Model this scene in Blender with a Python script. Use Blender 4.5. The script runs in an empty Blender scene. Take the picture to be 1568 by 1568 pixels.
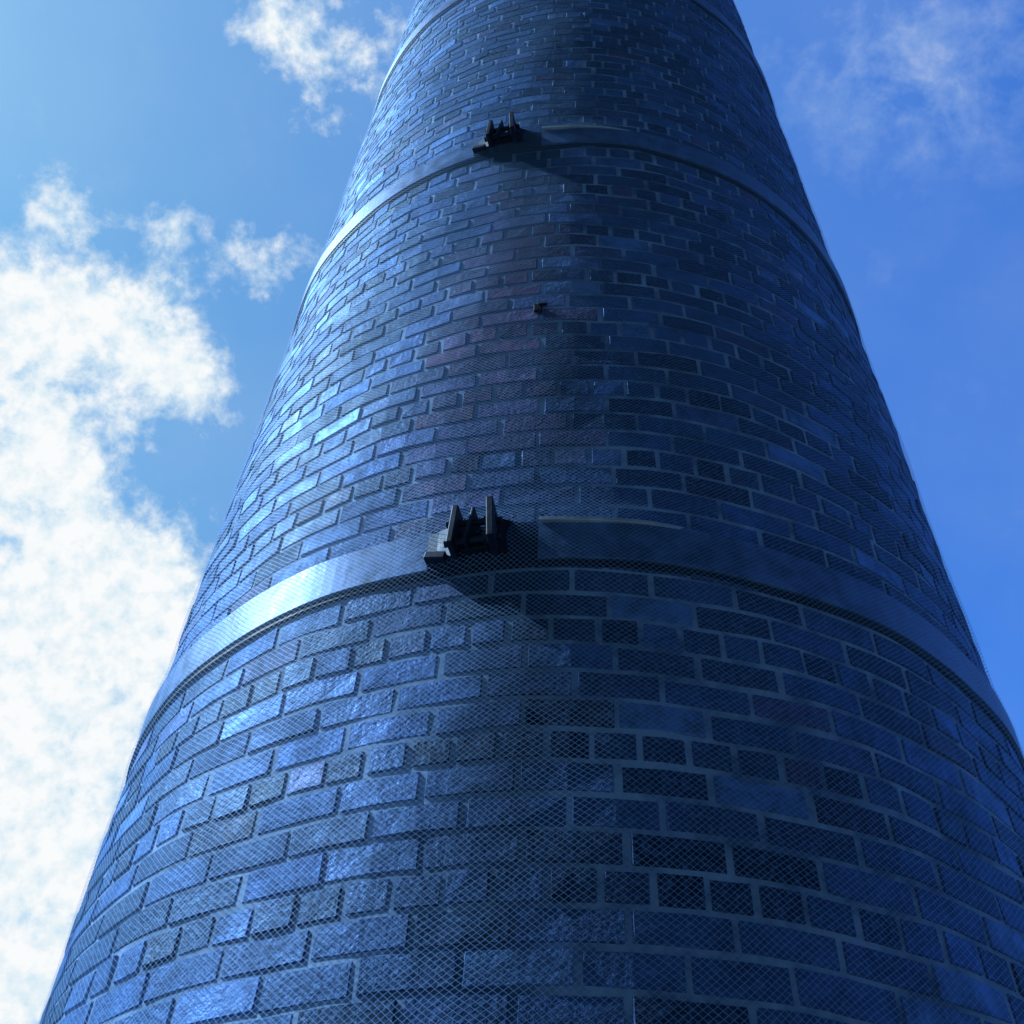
import bpy, math, random, bmesh
import numpy as np
from mathutils import Vector, Matrix
rng=np.random.default_rng(11); random.seed(7)
sc=bpy.context.scene
R=1.6; K=0.0268; EYE=1.6; D=2.3443*R
TOP=27.0

# ------------------------------------------------------------ camera
th,yaw,roll=0.8437,-0.075,-0.0572
fh=Vector((math.sin(yaw),math.cos(yaw),0)); rt=Vector((math.cos(yaw),-math.sin(yaw),0)); zz=Vector((0,0,1))
F=fh*math.cos(th)+zz*math.sin(th); U=zz*math.cos(th)-fh*math.sin(th)
Rr=rt*math.cos(roll)-U*math.sin(roll); Ur=rt*math.sin(roll)+U*math.cos(roll)
cd=bpy.data.cameras.new("camera"); cam=bpy.data.objects.new("camera",cd); sc.collection.objects.link(cam)
cd.sensor_width=36; cd.lens=36*1832.8/1568; cd.clip_start=.05; cd.clip_end=5000
cam.matrix_world=Matrix(((Rr.x,Ur.x,-F.x,0),(Rr.y,Ur.y,-F.y,-D),(Rr.z,Ur.z,-F.z,EYE),(0,0,0,1)))
sc.camera=cam
sc.view_settings.view_transform='Standard'; sc.view_settings.look='None'; sc.view_settings.exposure=0

# ------------------------------------------------------------ helpers
def node(nt,t,loc=None,**kw):
    n=nt.nodes.new(t)
    for k,v in kw.items(): setattr(n,k,v)
    return n
def M(nt,op,a,b=None,c=None,clamp=False):
    n=nt.nodes.new('ShaderNodeMath'); n.operation=op; n.use_clamp=clamp
    for i,x in enumerate((a,b,c)):
        if x is None: continue
        if isinstance(x,(int,float)): n.inputs[i].default_value=x
        else: nt.links.new(x,n.inputs[i])
    return n.outputs[0]
def mixc(nt,f,a,b,mode='MIX'):
    n=nt.nodes.new('ShaderNodeMix'); n.data_type='RGBA'; n.blend_type=mode
    for s,x in ((0,f),(6,a),(7,b)):
        if isinstance(x,(int,float)): n.inputs[s].default_value=x
        elif isinstance(x,tuple): n.inputs[s].default_value=(*x,1)
        else: nt.links.new(x,n.inputs[s])
    return n.outputs[2]
def noise(nt,vec,scale,detail=4,rough=.55,dist=0):
    n=nt.nodes.new('ShaderNodeTexNoise'); n.inputs['Scale'].default_value=scale; n.inputs['Detail'].default_value=detail
    n.inputs['Roughness'].default_value=rough; n.inputs['Distortion'].default_value=dist
    nt.links.new(vec,n.inputs['Vector']); return n.outputs['Fac']
def maprange(nt,x,a,b,c=0,d=1,smooth=False):
    n=nt.nodes.new('ShaderNodeMapRange'); n.interpolation_type='SMOOTHSTEP' if smooth else 'LINEAR'
    nt.links.new(x,n.inputs[0])
    for i,v in zip((1,2,3,4),(a,b,c,d)): n.inputs[i].default_value=v
    return n.outputs[0]
def newmat(name):
    m=bpy.data.materials.new(name); m.use_nodes=True; nt=m.node_tree; nt.nodes.clear()
    o=nt.nodes.new('ShaderNodeOutputMaterial'); p=nt.nodes.new('ShaderNodeBsdfPrincipled'); nt.links.new(p.outputs[0],o.inputs[0])
    return m,nt,p,o
def meshobj(name,V,Fc,mat,parent=None,smooth=False,uv=None,attrs=None):
    me=bpy.data.meshes.new(name); V=np.asarray(V,np.float32); Fc=np.asarray(Fc,np.int32)
    me.vertices.add(len(V)); me.vertices.foreach_set('co',V.ravel())
    n=Fc.shape[1]; me.loops.add(Fc.size); me.loops.foreach_set('vertex_index',Fc.ravel())
    me.polygons.add(len(Fc)); me.polygons.foreach_set('loop_start',np.arange(0,Fc.size,n,dtype=np.int32))
    me.update(calc_edges=True)
    me.polygons.foreach_set('use_smooth',np.full(len(me.polygons),smooth,bool))
    if uv is not None:
        l=me.uv_layers.new(name='UVMap'); l.data.foreach_set('uv',np.asarray(uv,np.float32)[Fc.ravel()].ravel())
    for k,a in (attrs or {}).items():
        at=me.attributes.new(k,'FLOAT','POINT'); at.data.foreach_set('value',np.asarray(a,np.float32))
    ob=bpy.data.objects.new(name,me); sc.collection.objects.link(ob); me.materials.append(mat)
    if parent: ob.parent=parent
    return ob

# ------------------------------------------------------------ chimney surface
def wav(phi,z):
    return (0.0045*np.sin(5*phi+1.7*z+.6)*np.sin(2.1*z+1.3)+0.003*np.sin(11*phi-2.9*z)+0.0022*np.sin(17*phi+5.3*z+2)
            +0.0015*np.sin(31*phi+7.9*z)*np.sin(9*z))
def rs(phi,z): return R-K*(z-EYE)+wav(phi,z)
def zw(phi,z): return 0.004*np.sin(3*phi+.9*z)+0.003*np.sin(8*phi+2.3*z+1)+.0018*np.sin(21*phi+5*z)
def P(phi,r,z): return np.stack([r*np.sin(phi),-r*np.cos(phi),z],-1)

# ------------------------------------------------------------ materials
def brick_mat():
    m,nt,p,o=newmat("sooty_blue_brick")
    tc=node(nt,'ShaderNodeTexCoord').outputs['Object']
    at=node(nt,'ShaderNodeAttribute',attribute_name='rnd').outputs['Fac']
    a2=node(nt,'ShaderNodeAttribute',attribute_name='rnd2').outputs['Fac']
    a3=node(nt,'ShaderNodeAttribute',attribute_name='red').outputs['Fac']
    st=node(nt,'ShaderNodeAttribute',attribute_name='stain_shade').outputs['Fac']
    n1=noise(nt,tc,11,3,.7); n2=noise(nt,tc,75,3,.65)
    cr=node(nt,'ShaderNodeValToRGB'); nt.links.new(at,cr.inputs[0])
    e=cr.color_ramp.elements; e[0].position=0;e[0].color=(.010,.020,.055,1); e[1].position=1;e[1].color=(.19,.40,.88,1)
    for ps,c in ((.12,(.020,.042,.11,1)),(.3,(.038,.084,.22,1)),(.85,(.088,.20,.56,1))):
        x=e.new(ps); x.color=c
    c=mixc(nt,a3,cr.outputs[0],(.36,.12,.24))
    c=mixc(nt,maprange(nt,n1,.38,.68,0,.75),c,(.030,.064,.17))
    c=mixc(nt,maprange(nt,n2,.48,.72,0,.5),c,(.18,.39,.86))
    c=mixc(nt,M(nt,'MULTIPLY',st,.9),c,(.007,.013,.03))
    nt.links.new(c,p.inputs['Base Color']); p.inputs['Metallic'].default_value=.38
    r=M(nt,'ADD',maprange(nt,a2,0,1,.50,.68),maprange(nt,n1,.3,.7,-.05,.12))
    r=M(nt,'ADD',r,M(nt,'MULTIPLY',st,.2))
    nt.links.new(r,p.inputs['Roughness']); nt.links.new(maprange(nt,st,0,1,.4,.12),p.inputs['Specular IOR Level'])
    p.inputs['Specular Tint'].default_value=(.45,.76,1,1)
    b=node(nt,'ShaderNodeBump'); b.inputs['Strength'].default_value=.9; b.inputs['Distance'].default_value=.006
    h=M(nt,'ADD',M(nt,'MULTIPLY',n2,.6),n1); nt.links.new(h,b.inputs['Height']); nt.links.new(b.outputs[0],p.inputs['Normal'])
    return m
def mortar_mat():
    m,nt,p,o=newmat("lime_mortar")
    tc=node(nt,'ShaderNodeTexCoord').outputs['Object']
    st=node(nt,'ShaderNodeAttribute',attribute_name='stain_shade').outputs['Fac']
    n1=noise(nt,tc,5,4,.7)
    c=mixc(nt,maprange(nt,n1,.38,.6),(.08,.18,.40),(.34,.57,.95))
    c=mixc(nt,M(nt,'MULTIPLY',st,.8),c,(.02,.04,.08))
    nt.links.new(c,p.inputs['Base Color']); p.inputs['Roughness'].default_value=.85
    return m
def steel_mat(name="weathered_steel",dark=1.0,a=(.05,.12,.28),b_=(.15,.30,.68),r0=.48,r1=.68):
    m,nt,p,o=newmat(name)
    tc=node(nt,'ShaderNodeTexCoord').outputs['Object']
    n1=noise(nt,tc,14,4,.65)
    c=mixc(nt,maprange(nt,n1,.35,.7),tuple(x*dark for x in a),tuple(x*dark for x in b_))
    nt.links.new(c,p.inputs['Base Color']); p.inputs['Metallic'].default_value=.4; p.inputs['Specular IOR Level'].default_value=.5
    nt.links.new(maprange(nt,n1,.3,.7,r0,r1),p.inputs['Roughness'])
    b=node(nt,'ShaderNodeBump'); b.inputs['Strength'].default_value=.6; b.inputs['Distance'].default_value=.003
    nt.links.new(n1,b.inputs['Height']); nt.links.new(b.outputs[0],p.inputs['Normal'])
    return m
def net_mat():
    m,nt,p,o=newmat("galvanised_wire_netting")
    uv=node(nt,'ShaderNodeUVMap').outputs[0]
    sp=node(nt,'ShaderNodeSeparateXYZ'); nt.links.new(uv,sp.inputs[0])
    def line(x):
        f=M(nt,'FRACT',x); return M(nt,'ABSOLUTE',M(nt,'SUBTRACT',f,.5))
    d=M(nt,'MINIMUM',line(sp.outputs[0]),line(sp.outputs[1]))
    mask=M(nt,'LESS_THAN',d,.043)
    p.inputs['Base Color'].default_value=(.22,.46,.94,1); p.inputs['Metallic'].default_value=.0; p.inputs['Roughness'].default_value=.6
    p.inputs['Specular IOR Level'].default_value=.2
    tr=node(nt,'ShaderNodeBsdfTransparent'); mx=node(nt,'ShaderNodeMixShader')
    nt.links.new(mask,mx.inputs[0]); nt.links.new(tr.outputs[0],mx.inputs[1]); nt.links.new(p.outputs[0],mx.inputs[2]); nt.links.new(mx.outputs[0],o.inputs[0])
    return m
BR,MO,ST,NET=brick_mat(),mortar_mat(),steel_mat(r0=.40,r1=.58),net_mat()
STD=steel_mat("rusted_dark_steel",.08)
STL=steel_mat("highlight_steel",1.0,(.45,.56,.75),(.65,.8,.95))  # pale colour for the painted highlight on the band edge

chimney=bpy.data.objects.new("brick_chimney",None); sc.collection.objects.link(chimney)

bands=[EYE+R*h for h in (1.4381,3.1292,4.7738)]
gap=bands[2]-bands[1]
z=bands[2]+gap
while z<TOP-1.5: bands.append(z); z+=gap
BH=.15
jphi=[math.radians(a) for a in (-9.3,-11.5,-140,30,-60,10,80,-30,60,0,0,0)]

def stain_shade(phi,z):  # drip streaks below the clamps, plus shade painted in along the lit-to-dark edge
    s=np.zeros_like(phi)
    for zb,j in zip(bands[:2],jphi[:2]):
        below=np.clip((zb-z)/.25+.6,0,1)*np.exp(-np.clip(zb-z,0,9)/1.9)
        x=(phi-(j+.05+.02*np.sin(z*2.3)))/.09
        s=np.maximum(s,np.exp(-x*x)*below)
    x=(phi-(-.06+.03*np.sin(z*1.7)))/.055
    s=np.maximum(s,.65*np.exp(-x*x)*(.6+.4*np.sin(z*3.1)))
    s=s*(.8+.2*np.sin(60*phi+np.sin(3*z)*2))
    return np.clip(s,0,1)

# mortar core
nz,nph=900,480
zs=np.linspace(0,TOP,nz); ph=np.linspace(0,2*np.pi,nph,endpoint=False)
PH,ZZ=np.meshgrid(ph-np.pi,zs)
V=P(PH,rs(PH,ZZ)-.0048,ZZ).reshape(-1,3)
i=np.arange(nz-1)[:,None]*nph; j=np.arange(nph)[None]; j2=(j+1)%nph
Fc=np.stack([i+j,i+j2,i+nph+j2,i+nph+j],-1).reshape(-1,4)
meshobj("mortar_core",V,Fc,MO,chimney,True,attrs={'stain_shade':stain_shade(PH,ZZ).ravel()})

# individual bricks
CH=.0565*R; z0=EYE+1.0236*R; kmin=-int(z0/CH); kmax=int((TOP-z0)/CH)
NST=45; VV=[];FF=[];A1=[];A2=[];A3=[];off=0
fgrid=[]
for a in range(3):
    for b_ in range(4): fgrid.append((a*5+b_,a*5+b_+1,(a+1)*5+b_+1,(a+1)*5+b_))
fgrid=np.array(fgrid)
J=.0115
for k in range(kmin,kmax):
    head=(k%4==0); n=NST*2 if head else NST
    zb=z0+k*CH; offs=rng.uniform(-.008,.008)+ (0.25 if head else (0 if k%2 else .5))*2*np.pi/NST
    edges=np.arange(n)*2*np.pi/n+offs+rng.uniform(-.006,.006,n)*(1 if not head else .6)
    rr=R-K*(zb-EYE)
    g=J/rr*rng.uniform(.6,1.3,n)
    e0=edges+g/2; e1=np.roll(edges,-1).copy(); e1[-1]+=2*np.pi; e1-=np.roll(g,-1)/2
    e0-=np.pi; e1-=np.pi
    gb=J+rng.uniform(-.003,.002)
    bb=.0034/rr
    c=np.stack([e0,e0+bb*rng.uniform(.5,2,n),(e0+e1)/2,e1-bb*rng.uniform(.5,2,n),e1],1)
    jz=rng.uniform(-.0016,.0016,(n,2))
    z_lo=zb+gb/2+jz[:,0]; z_hi=zb+CH-gb/2+jz[:,1]
    bz=.0034*rng.uniform(.5,2,(n,2))
    rw=np.stack([z_lo,z_lo+bz[:,0],z_hi-bz[:,1],z_hi],1)
    PHb=np.broadcast_to(c[:,None,:],(n,4,5)); Zb=np.broadcast_to(rw[:,:,None],(n,4,5))
    dep=np.zeros((n,4,5)); dep[:,0]=-.011;dep[:,3]=-.011;dep[:,:,0]=-.011;dep[:,:,4]=-.011
    pr=np.clip(rng.normal(0,.0012,n),-.0010,.004)
    tx=rng.normal(0,.010,n); tz=rng.normal(0,.018,n)
    mid=(e0+e1)/2; zm=(z_lo+z_hi)/2
    dep=dep+pr[:,None,None]+tx[:,None,None]*(PHb-mid[:,None,None])*rr+tz[:,None,None]*(Zb-zm[:,None,None])
    dep[:,1:3,1:4]+=rng.normal(0,.0007,(n,2,3))
    rad=rs(PHb,Zb)+dep
    Zw=Zb+zw(PHb,Zb)+rng.normal(0,.0008,(n,4,5))
    Vb=P(PHb,rad,Zw).reshape(-1,3)
    VV.append(Vb)
    FF.append((fgrid[None]+off+np.arange(n)[:,None,None]*20).reshape(-1,4)); off+=n*20
    r1=.12+.75*rng.random(n); q=rng.random(n); r1=np.where(q<.09,.03,r1); r1=np.where(q>.95,.97,r1)
    if head: r1=np.clip(r1+rng.choice([-.3,.08],n),0,1)
    A1.append(np.repeat(r1,20)); r2=rng.random(n)
    if head: r2*=.6
    A2.append(np.repeat(r2,20))
    zc_=(zb-bands[0])/(bands[1]-bands[0])
    blot=np.exp(-((mid+.19-.12*(zc_-.4))/.14)**2)*np.exp(-((zc_-.42)/.35)**2)
    A3.append(np.repeat(np.clip(blot*rng.uniform(.25,.9,n)+(rng.random(n)<.10)*.35*rng.random(n),0,.75),20))
VV=np.concatenate(VV)
phv=np.arctan2(VV[:,0],-VV[:,1])
meshobj("bricks",VV,np.concatenate(FF),BR,chimney,False,attrs={'rnd':np.concatenate(A1),'rnd2':np.concatenate(A2),'red':np.concatenate(A3),'stain_shade':stain_shade(phv,VV[:,2])})

def block(name,p0,p1,ri,ro,za,zb,mat,parent,n=None,ro2=None):
    n=n or max(2,int(abs(p1-p0)/.015)); ph=np.linspace(p0,p1,n+1)
    vs=[];fs=[]; m=7
    for ia,a in enumerate(ph):
        q=ro if ro2 is None else ro+(ro2-ro)*(ia/n)**1.5
        prof=[(ri,za),(q-.0015,za),(q,za+.0015),(q,(za+zb)/2),(q,zb-.0015),(q-.0015,zb),(ri,zb)]
        base=R-K*((za+zb)/2-EYE)
        for (r,zv) in prof:
            w=float(wav(np.array(a),np.array(zv)))*.6
            vs.append(P(np.array(a),np.array(base+r+w),np.array(zv+.004*math.sin(2*a+za)+.002*math.sin(13*a))))
    for a in range(n):
        for q in range(m):
            q2=(q+1)%m; fs.append((a*m+q,a*m+q2,(a+1)*m+q2,(a+1)*m+q))
    me=bpy.data.meshes.new(name); me.from_pydata([tuple(v) for v in vs],[],fs+[tuple(range(m))]+[tuple(n*m+x for x in range(m))])
    me.update(); ob=bpy.data.objects.new(name,me); sc.collection.objects.link(ob); me.materials.append(mat); ob.parent=parent
    return ob
def rbox(name,phi,rc,zc,sx,sr,sz,mat,parent,bev=.003,tilt=0,pitch=0):
    bm=bmesh.new(); bmesh.ops.create_cube(bm,size=1)
    for v in bm.verts: v.co=Vector((v.co.x*sx,v.co.y*sr,v.co.z*sz))
    bmesh.ops.bevel(bm,geom=bm.edges[:],offset=bev,segments=2,affect='EDGES',profile=.5)
    me=bpy.data.meshes.new(name); bm.to_mesh(me); bm.free()
    ob=bpy.data.objects.new(name,me); sc.collection.objects.link(ob); me.materials.append(mat); ob.parent=parent
    base=R-K*(zc-EYE)+rc
    ob.location=(base*math.sin(phi),-base*math.cos(phi),zc); ob.rotation_euler=(pitch,tilt,phi)
    return ob
def bolt(name,phi,rc,zc,L,rad,mat,parent,head=.016,tilt=0):
    bm=bmesh.new()
    def cyl(r,l,x,seg):
        rr=bmesh.ops.create_cone(bm,cap_ends=True,segments=seg,radius1=r,radius2=r,depth=l)
        for v in rr['verts']: v.co=Vector((v.co.z+x,v.co.y,-v.co.x))
    cyl(rad,L,0,12); cyl(head,.016,-L/2+.03,6); cyl(head,.014,L/2-.02,6); cyl(head,.014,L/2-.04,6)
    me=bpy.data.meshes.new(name); bm.to_mesh(me); bm.free()
    ob=bpy.data.objects.new(name,me); sc.collection.objects.link(ob); me.materials.append(mat); ob.parent=parent
    base=R-K*(zc-EYE)+rc
    ob.location=(base*math.sin(phi),-base*math.cos(phi),zc); ob.rotation_euler=(0,tilt,phi)
LUG=steel_mat("lug_steel",.16)
for bi,zb in enumerate(bands):
    j=jphi[bi]; rr=R-K*(zb-EYE); s=R/rr
    L=j-.034*s; Rt=j+.028*s
    block("steel_band_%d"%(bi+1),Rt+.072*s,L-.055*s+2*math.pi,-.006,.016,zb,zb+BH,ST,chimney,n=260)
    block("band_highlight_%d"%(bi+1),Rt+.073*s,Rt+.32*s,.010,.031,zb+BH-.010,zb+BH+.004,STL,chimney,ro2=.0175)  # added pale strip, paints the highlight along the band's top edge
    block("band_shadow_strip_%d"%(bi+1),-math.pi,math.pi-.001,-.006,.007,zb-.020,zb-.001,STD,chimney,n=260)  # added near-black strip, paints the shadow line under the band
    block("left_strap_%d"%(bi+1),L-.057*s,L,-.004,.019,zb+.010,zb+BH-.014,LUG,chimney,ro2=.05)
    block("right_strap_%d"%(bi+1),Rt+.071*s,Rt,-.006,.010,zb+.008,zb+BH-.012,STD,chimney,ro2=.055)
    block("backing_plate_%d"%(bi+1),L-.01,Rt+.01,-.006,.012,zb+.01,zb+BH-.01,STD,chimney)
    rbox("lug_a_%d"%(bi+1),L,.05,zb+BH/2,.018,.10,BH*.98,LUG,chimney,tilt=.05)
    rbox("lug_b_%d"%(bi+1),Rt,.055,zb+BH/2,.020,.115,BH*1.04,LUG,chimney,tilt=-.06)
    rbox("lug_c_%d"%(bi+1),L+.026*s,.045,zb+BH/2,.010,.09,BH*.9,LUG,chimney,tilt=.12)
    rbox("foot_%d"%(bi+1),L-.035*s,.03,zb+.015,.06,.04,.025,LUG,chimney,tilt=.2)
    rbox("packing_%d"%(bi+1),j,.03,zb+.04,.07,.05,.06,STD,chimney,tilt=-.1)
    for q,zq in enumerate((.035,.108)):
        bolt("bolt_%d_%d"%(bi+1,q),j-.004,.062,zb+zq,.155,.010,LUG,chimney,head=.019,tilt=.04*(q*2-1))

# small wall tie between the bands
tz_=EYE+R*2.25
rbox("tie_plate",math.radians(-4.5),.006,tz_,.030,.02,.045,STD,chimney)
rbox("tie_hook",math.radians(-3.9),.014,tz_+.018,.035,.010,.010,STD,chimney)

# crown and flue at the top
for q,(dz,pr,h) in enumerate(((-1.2,.05,.12),(-1.08,.10,.14),(-.94,.15,.5),(-.44,.11,.2),(-.24,.07,.25))):
    block("crown_course_%d"%q,-math.pi,math.pi-.001,-.02,pr,TOP+dz,TOP+dz+h-.003,BR,chimney,n=120)
block("flue_rim",-math.pi,math.pi-.001,-.25,-.001,TOP-.3,TOP+.01,MO,chimney,n=120)
block("plinth",-math.pi,math.pi-.001,-.02,.12,0,.45,BR,chimney,n=120)

# netting sheet
nz=1300; zs=np.linspace(.5,TOP-1.3,nz); nph=600; ph=np.linspace(-np.pi,np.pi,nph+1)
PH,ZZ=np.meshgrid(ph,zs)
o=.009+.003*np.sin(7*PH+3*ZZ)*np.sin(4*ZZ+PH)+.002*np.sin(19*PH-6*ZZ)
for zb,j in zip(bands,jphi):
    zc=zb+BH/2; o=np.maximum(o,.0215-np.clip(np.abs(ZZ-zc)-.085,0,1)*.12)
    dphi=(PH-j); bul=np.exp(-(dphi/.10)**2-((ZZ-zc)/.11)**2); o=o+.02*bul
rad=R-K*(ZZ-EYE)+wav(PH,ZZ)*.6+o
V=P(PH,rad,ZZ).reshape(-1,3)
cell=.0186
u=PH*R/cell+.55*np.sin(2*PH+1.3*ZZ)+.35*np.sin(9*PH-3.1*ZZ)+.2*np.sin(23*PH+7*ZZ)+.1*np.sin(40*PH-23*ZZ)
v=ZZ/(cell*.85)+.9*np.sin(3*PH+.7*ZZ)+.35*np.sin(11*PH+2.7*ZZ)+.15*np.sin(29*PH-9*ZZ)
UV=np.stack([u+v,u-v],-1).reshape(-1,2)
n1=nph+1; i=np.arange(nz-1)[:,None]*n1; jj=np.arange(nph)[None]
Fc=np.stack([i+jj,i+jj+1,i+n1+jj+1,i+n1+jj],-1).reshape(-1,4)
meshobj("wire_netting",V,Fc,NET,chimney,True,uv=UV)

# ------------------------------------------------------------ ground
m,nt,p,o_=newmat("gravel_ground"); tc=node(nt,'ShaderNodeTexCoord').outputs['Object']
c=mixc(nt,maprange(nt,noise(nt,tc,.4,4,.6),.4,.6),(.09,.09,.085),(.05,.07,.03)); c=mixc(nt,maprange(nt,noise(nt,tc,40,2,.6),.4,.7,0,.5),c,(.16,.155,.15))
nt.links.new(c,p.inputs['Base Color']); p.inputs['Roughness'].default_value=.9
me=bpy.data.meshes.new("ground"); S=2000; me.from_pydata([(-S,-S,0),(S,-S,0),(S,S,0),(-S,S,0)],[],[(0,1,2,3)]); me.materials.append(m)
g=bpy.data.objects.new("ground",me); sc.collection.objects.link(g)

# ------------------------------------------------------------ sun
SEL=math.radians(46); SPHI=math.radians(-88)
sd=Vector((math.cos(SEL)*math.sin(SPHI),-math.cos(SEL)*math.cos(SPHI),math.sin(SEL)))
ld=bpy.data.lights.new("sun",'SUN'); ld.energy=5.0; ld.angle=math.radians(.5); ld.color=(.62,.84,1.0)
lo=bpy.data.objects.new("sun",ld); sc.collection.objects.link(lo); lo.rotation_euler=sd.to_track_quat('Z','Y').to_euler(); lo.location=(-20,0,20)

# ------------------------------------------------------------ world: sky with clouds
w=bpy.data.worlds.new("World"); sc.world=w; w.use_nodes=True; nt=w.node_tree; nt.nodes.clear()
w.cycles.sampling_method='NONE'
out=node(nt,'ShaderNodeOutputWorld'); bg=node(nt,'ShaderNodeBackground'); bg.inputs[1].default_value=.1; nt.links.new(bg.outputs[0],out.inputs[0])
sky=node(nt,'ShaderNodeTexSky'); sky.sky_type='NISHITA'; sky.sun_disc=False; sky.sun_elevation=SEL; sky.sun_rotation=math.atan2(sd.x,sd.y)
sky.dust_density=.5
dirv=node(nt,'ShaderNodeTexCoord').outputs['Generated']
nn=node(nt,'ShaderNodeVectorMath',operation='NORMALIZE'); nt.links.new(dirv,nn.inputs[0]); dv=nn.outputs[0]
sx=node(nt,'ShaderNodeSeparateXYZ'); nt.links.new(dv,sx.inputs[0])
tint=mixc(nt,maprange(nt,sx.outputs[0],-.45,.35,0,1,True),(1.12,1.92,2.08),(.64,1.52,2.95))
blue=mixc(nt,1.0,sky.outputs[0],tint,'MULTIPLY')
dim=M(nt,'MULTIPLY',maprange(nt,sx.outputs[2],0,.42,.12,1,True),maprange(nt,sx.outputs[1],-.40,.18,.05,1,True))
cmb=node(nt,'ShaderNodeVectorMath',operation='SCALE'); nt.links.new(blue,cmb.inputs[0]); nt.links.new(dim,cmb.inputs['Scale']); blue=cmb.outputs[0]
blobs=[(-41.4,48.9,.06,1.1),(-39,51.6,.035,1.0),(-36.8,44.7,.072,1.1),(-33.1,39.6,.085,1.2),(-28.1,38,.072,1.0),(-29.1,33.2,.085,1.2),(-25.7,41.1,.052,.75),
 (-25.5,27.1,.065,.9),(-27.2,24,.07,.9),(-33.7,51.1,.034,.8),(-42.8,54.7,.028,.75),(-35.2,57.2,.030,.66),(-28.4,50.7,.042,.76),(-26.3,57.4,.036,.5),(-32.4,53.5,.034,.66),
 (-27.3,67.5,.08,.48),(-34.3,66.8,.03,.3)]
acc=None
def blob(az,el,sg,wt):
    a,e=math.radians(az),math.radians(el); d=(math.sin(a)*math.cos(e),math.cos(a)*math.cos(e),math.sin(e))
    dt=node(nt,'ShaderNodeVectorMath',operation='DOT_PRODUCT'); nt.links.new(dv,dt.inputs[0]); dt.inputs[1].default_value=d
    return M(nt,'MULTIPLY',M(nt,'EXPONENT',M(nt,'MULTIPLY',M(nt,'SUBTRACT',dt.outputs['Value'],1.0),2.0/(sg*sg))),wt)
for b_ in blobs:
    g_=blob(*b_); acc=g_ if acc is None else M(nt,'ADD',acc,g_)
acc=M(nt,'MINIMUM',acc,1.2)
nA=noise(nt,dv,16,6,.62,.3); nB=noise(nt,dv,55,4,.6)
dens=M(nt,'ADD',acc,M(nt,'MULTIPLY',M(nt,'SUBTRACT',nA,.5),2.0)); dens=M(nt,'ADD',dens,M(nt,'MULTIPLY',M(nt,'SUBTRACT',nB,.5),1.1))
cf=M(nt,'MULTIPLY',maprange(nt,dens,.20,1.10,0,1,True),maprange(nt,acc,.04,.2))
wm=M(nt,'ADD',blob(29.8,66.4,.07,.8),M(nt,'ADD',blob(35.5,62.8,.07,.8),M(nt,'ADD',blob(43.1,63.1,.07,.6),blob(26.4,57,.02,.35))))
wf=M(nt,'MULTIPLY',M(nt,'MULTIPLY',wm,maprange(nt,M(nt,'ADD',M(nt,'MULTIPLY',nA,.7),M(nt,'MULTIPLY',nB,.3)),.38,.66)),.27)
haze=M(nt,'MULTIPLY',maprange(nt,noise(nt,dv,5,3,.5),.35,.7,0,.09),M(nt,'MULTIPLY',dim,dim))
cf=M(nt,'MAXIMUM',M(nt,'MAXIMUM',cf,M(nt,'MINIMUM',wf,.6)),haze)
shade=maprange(nt,M(nt,'ADD',M(nt,'MULTIPLY',nB,.9),M(nt,'MULTIPLY',dens,.3)),.50,.90)
cc=mixc(nt,shade,(6.2,8.0,9.1),(9.5,9.7,9.8))
nt.links.new(mixc(nt,cf,blue,cc),bg.inputs[0])
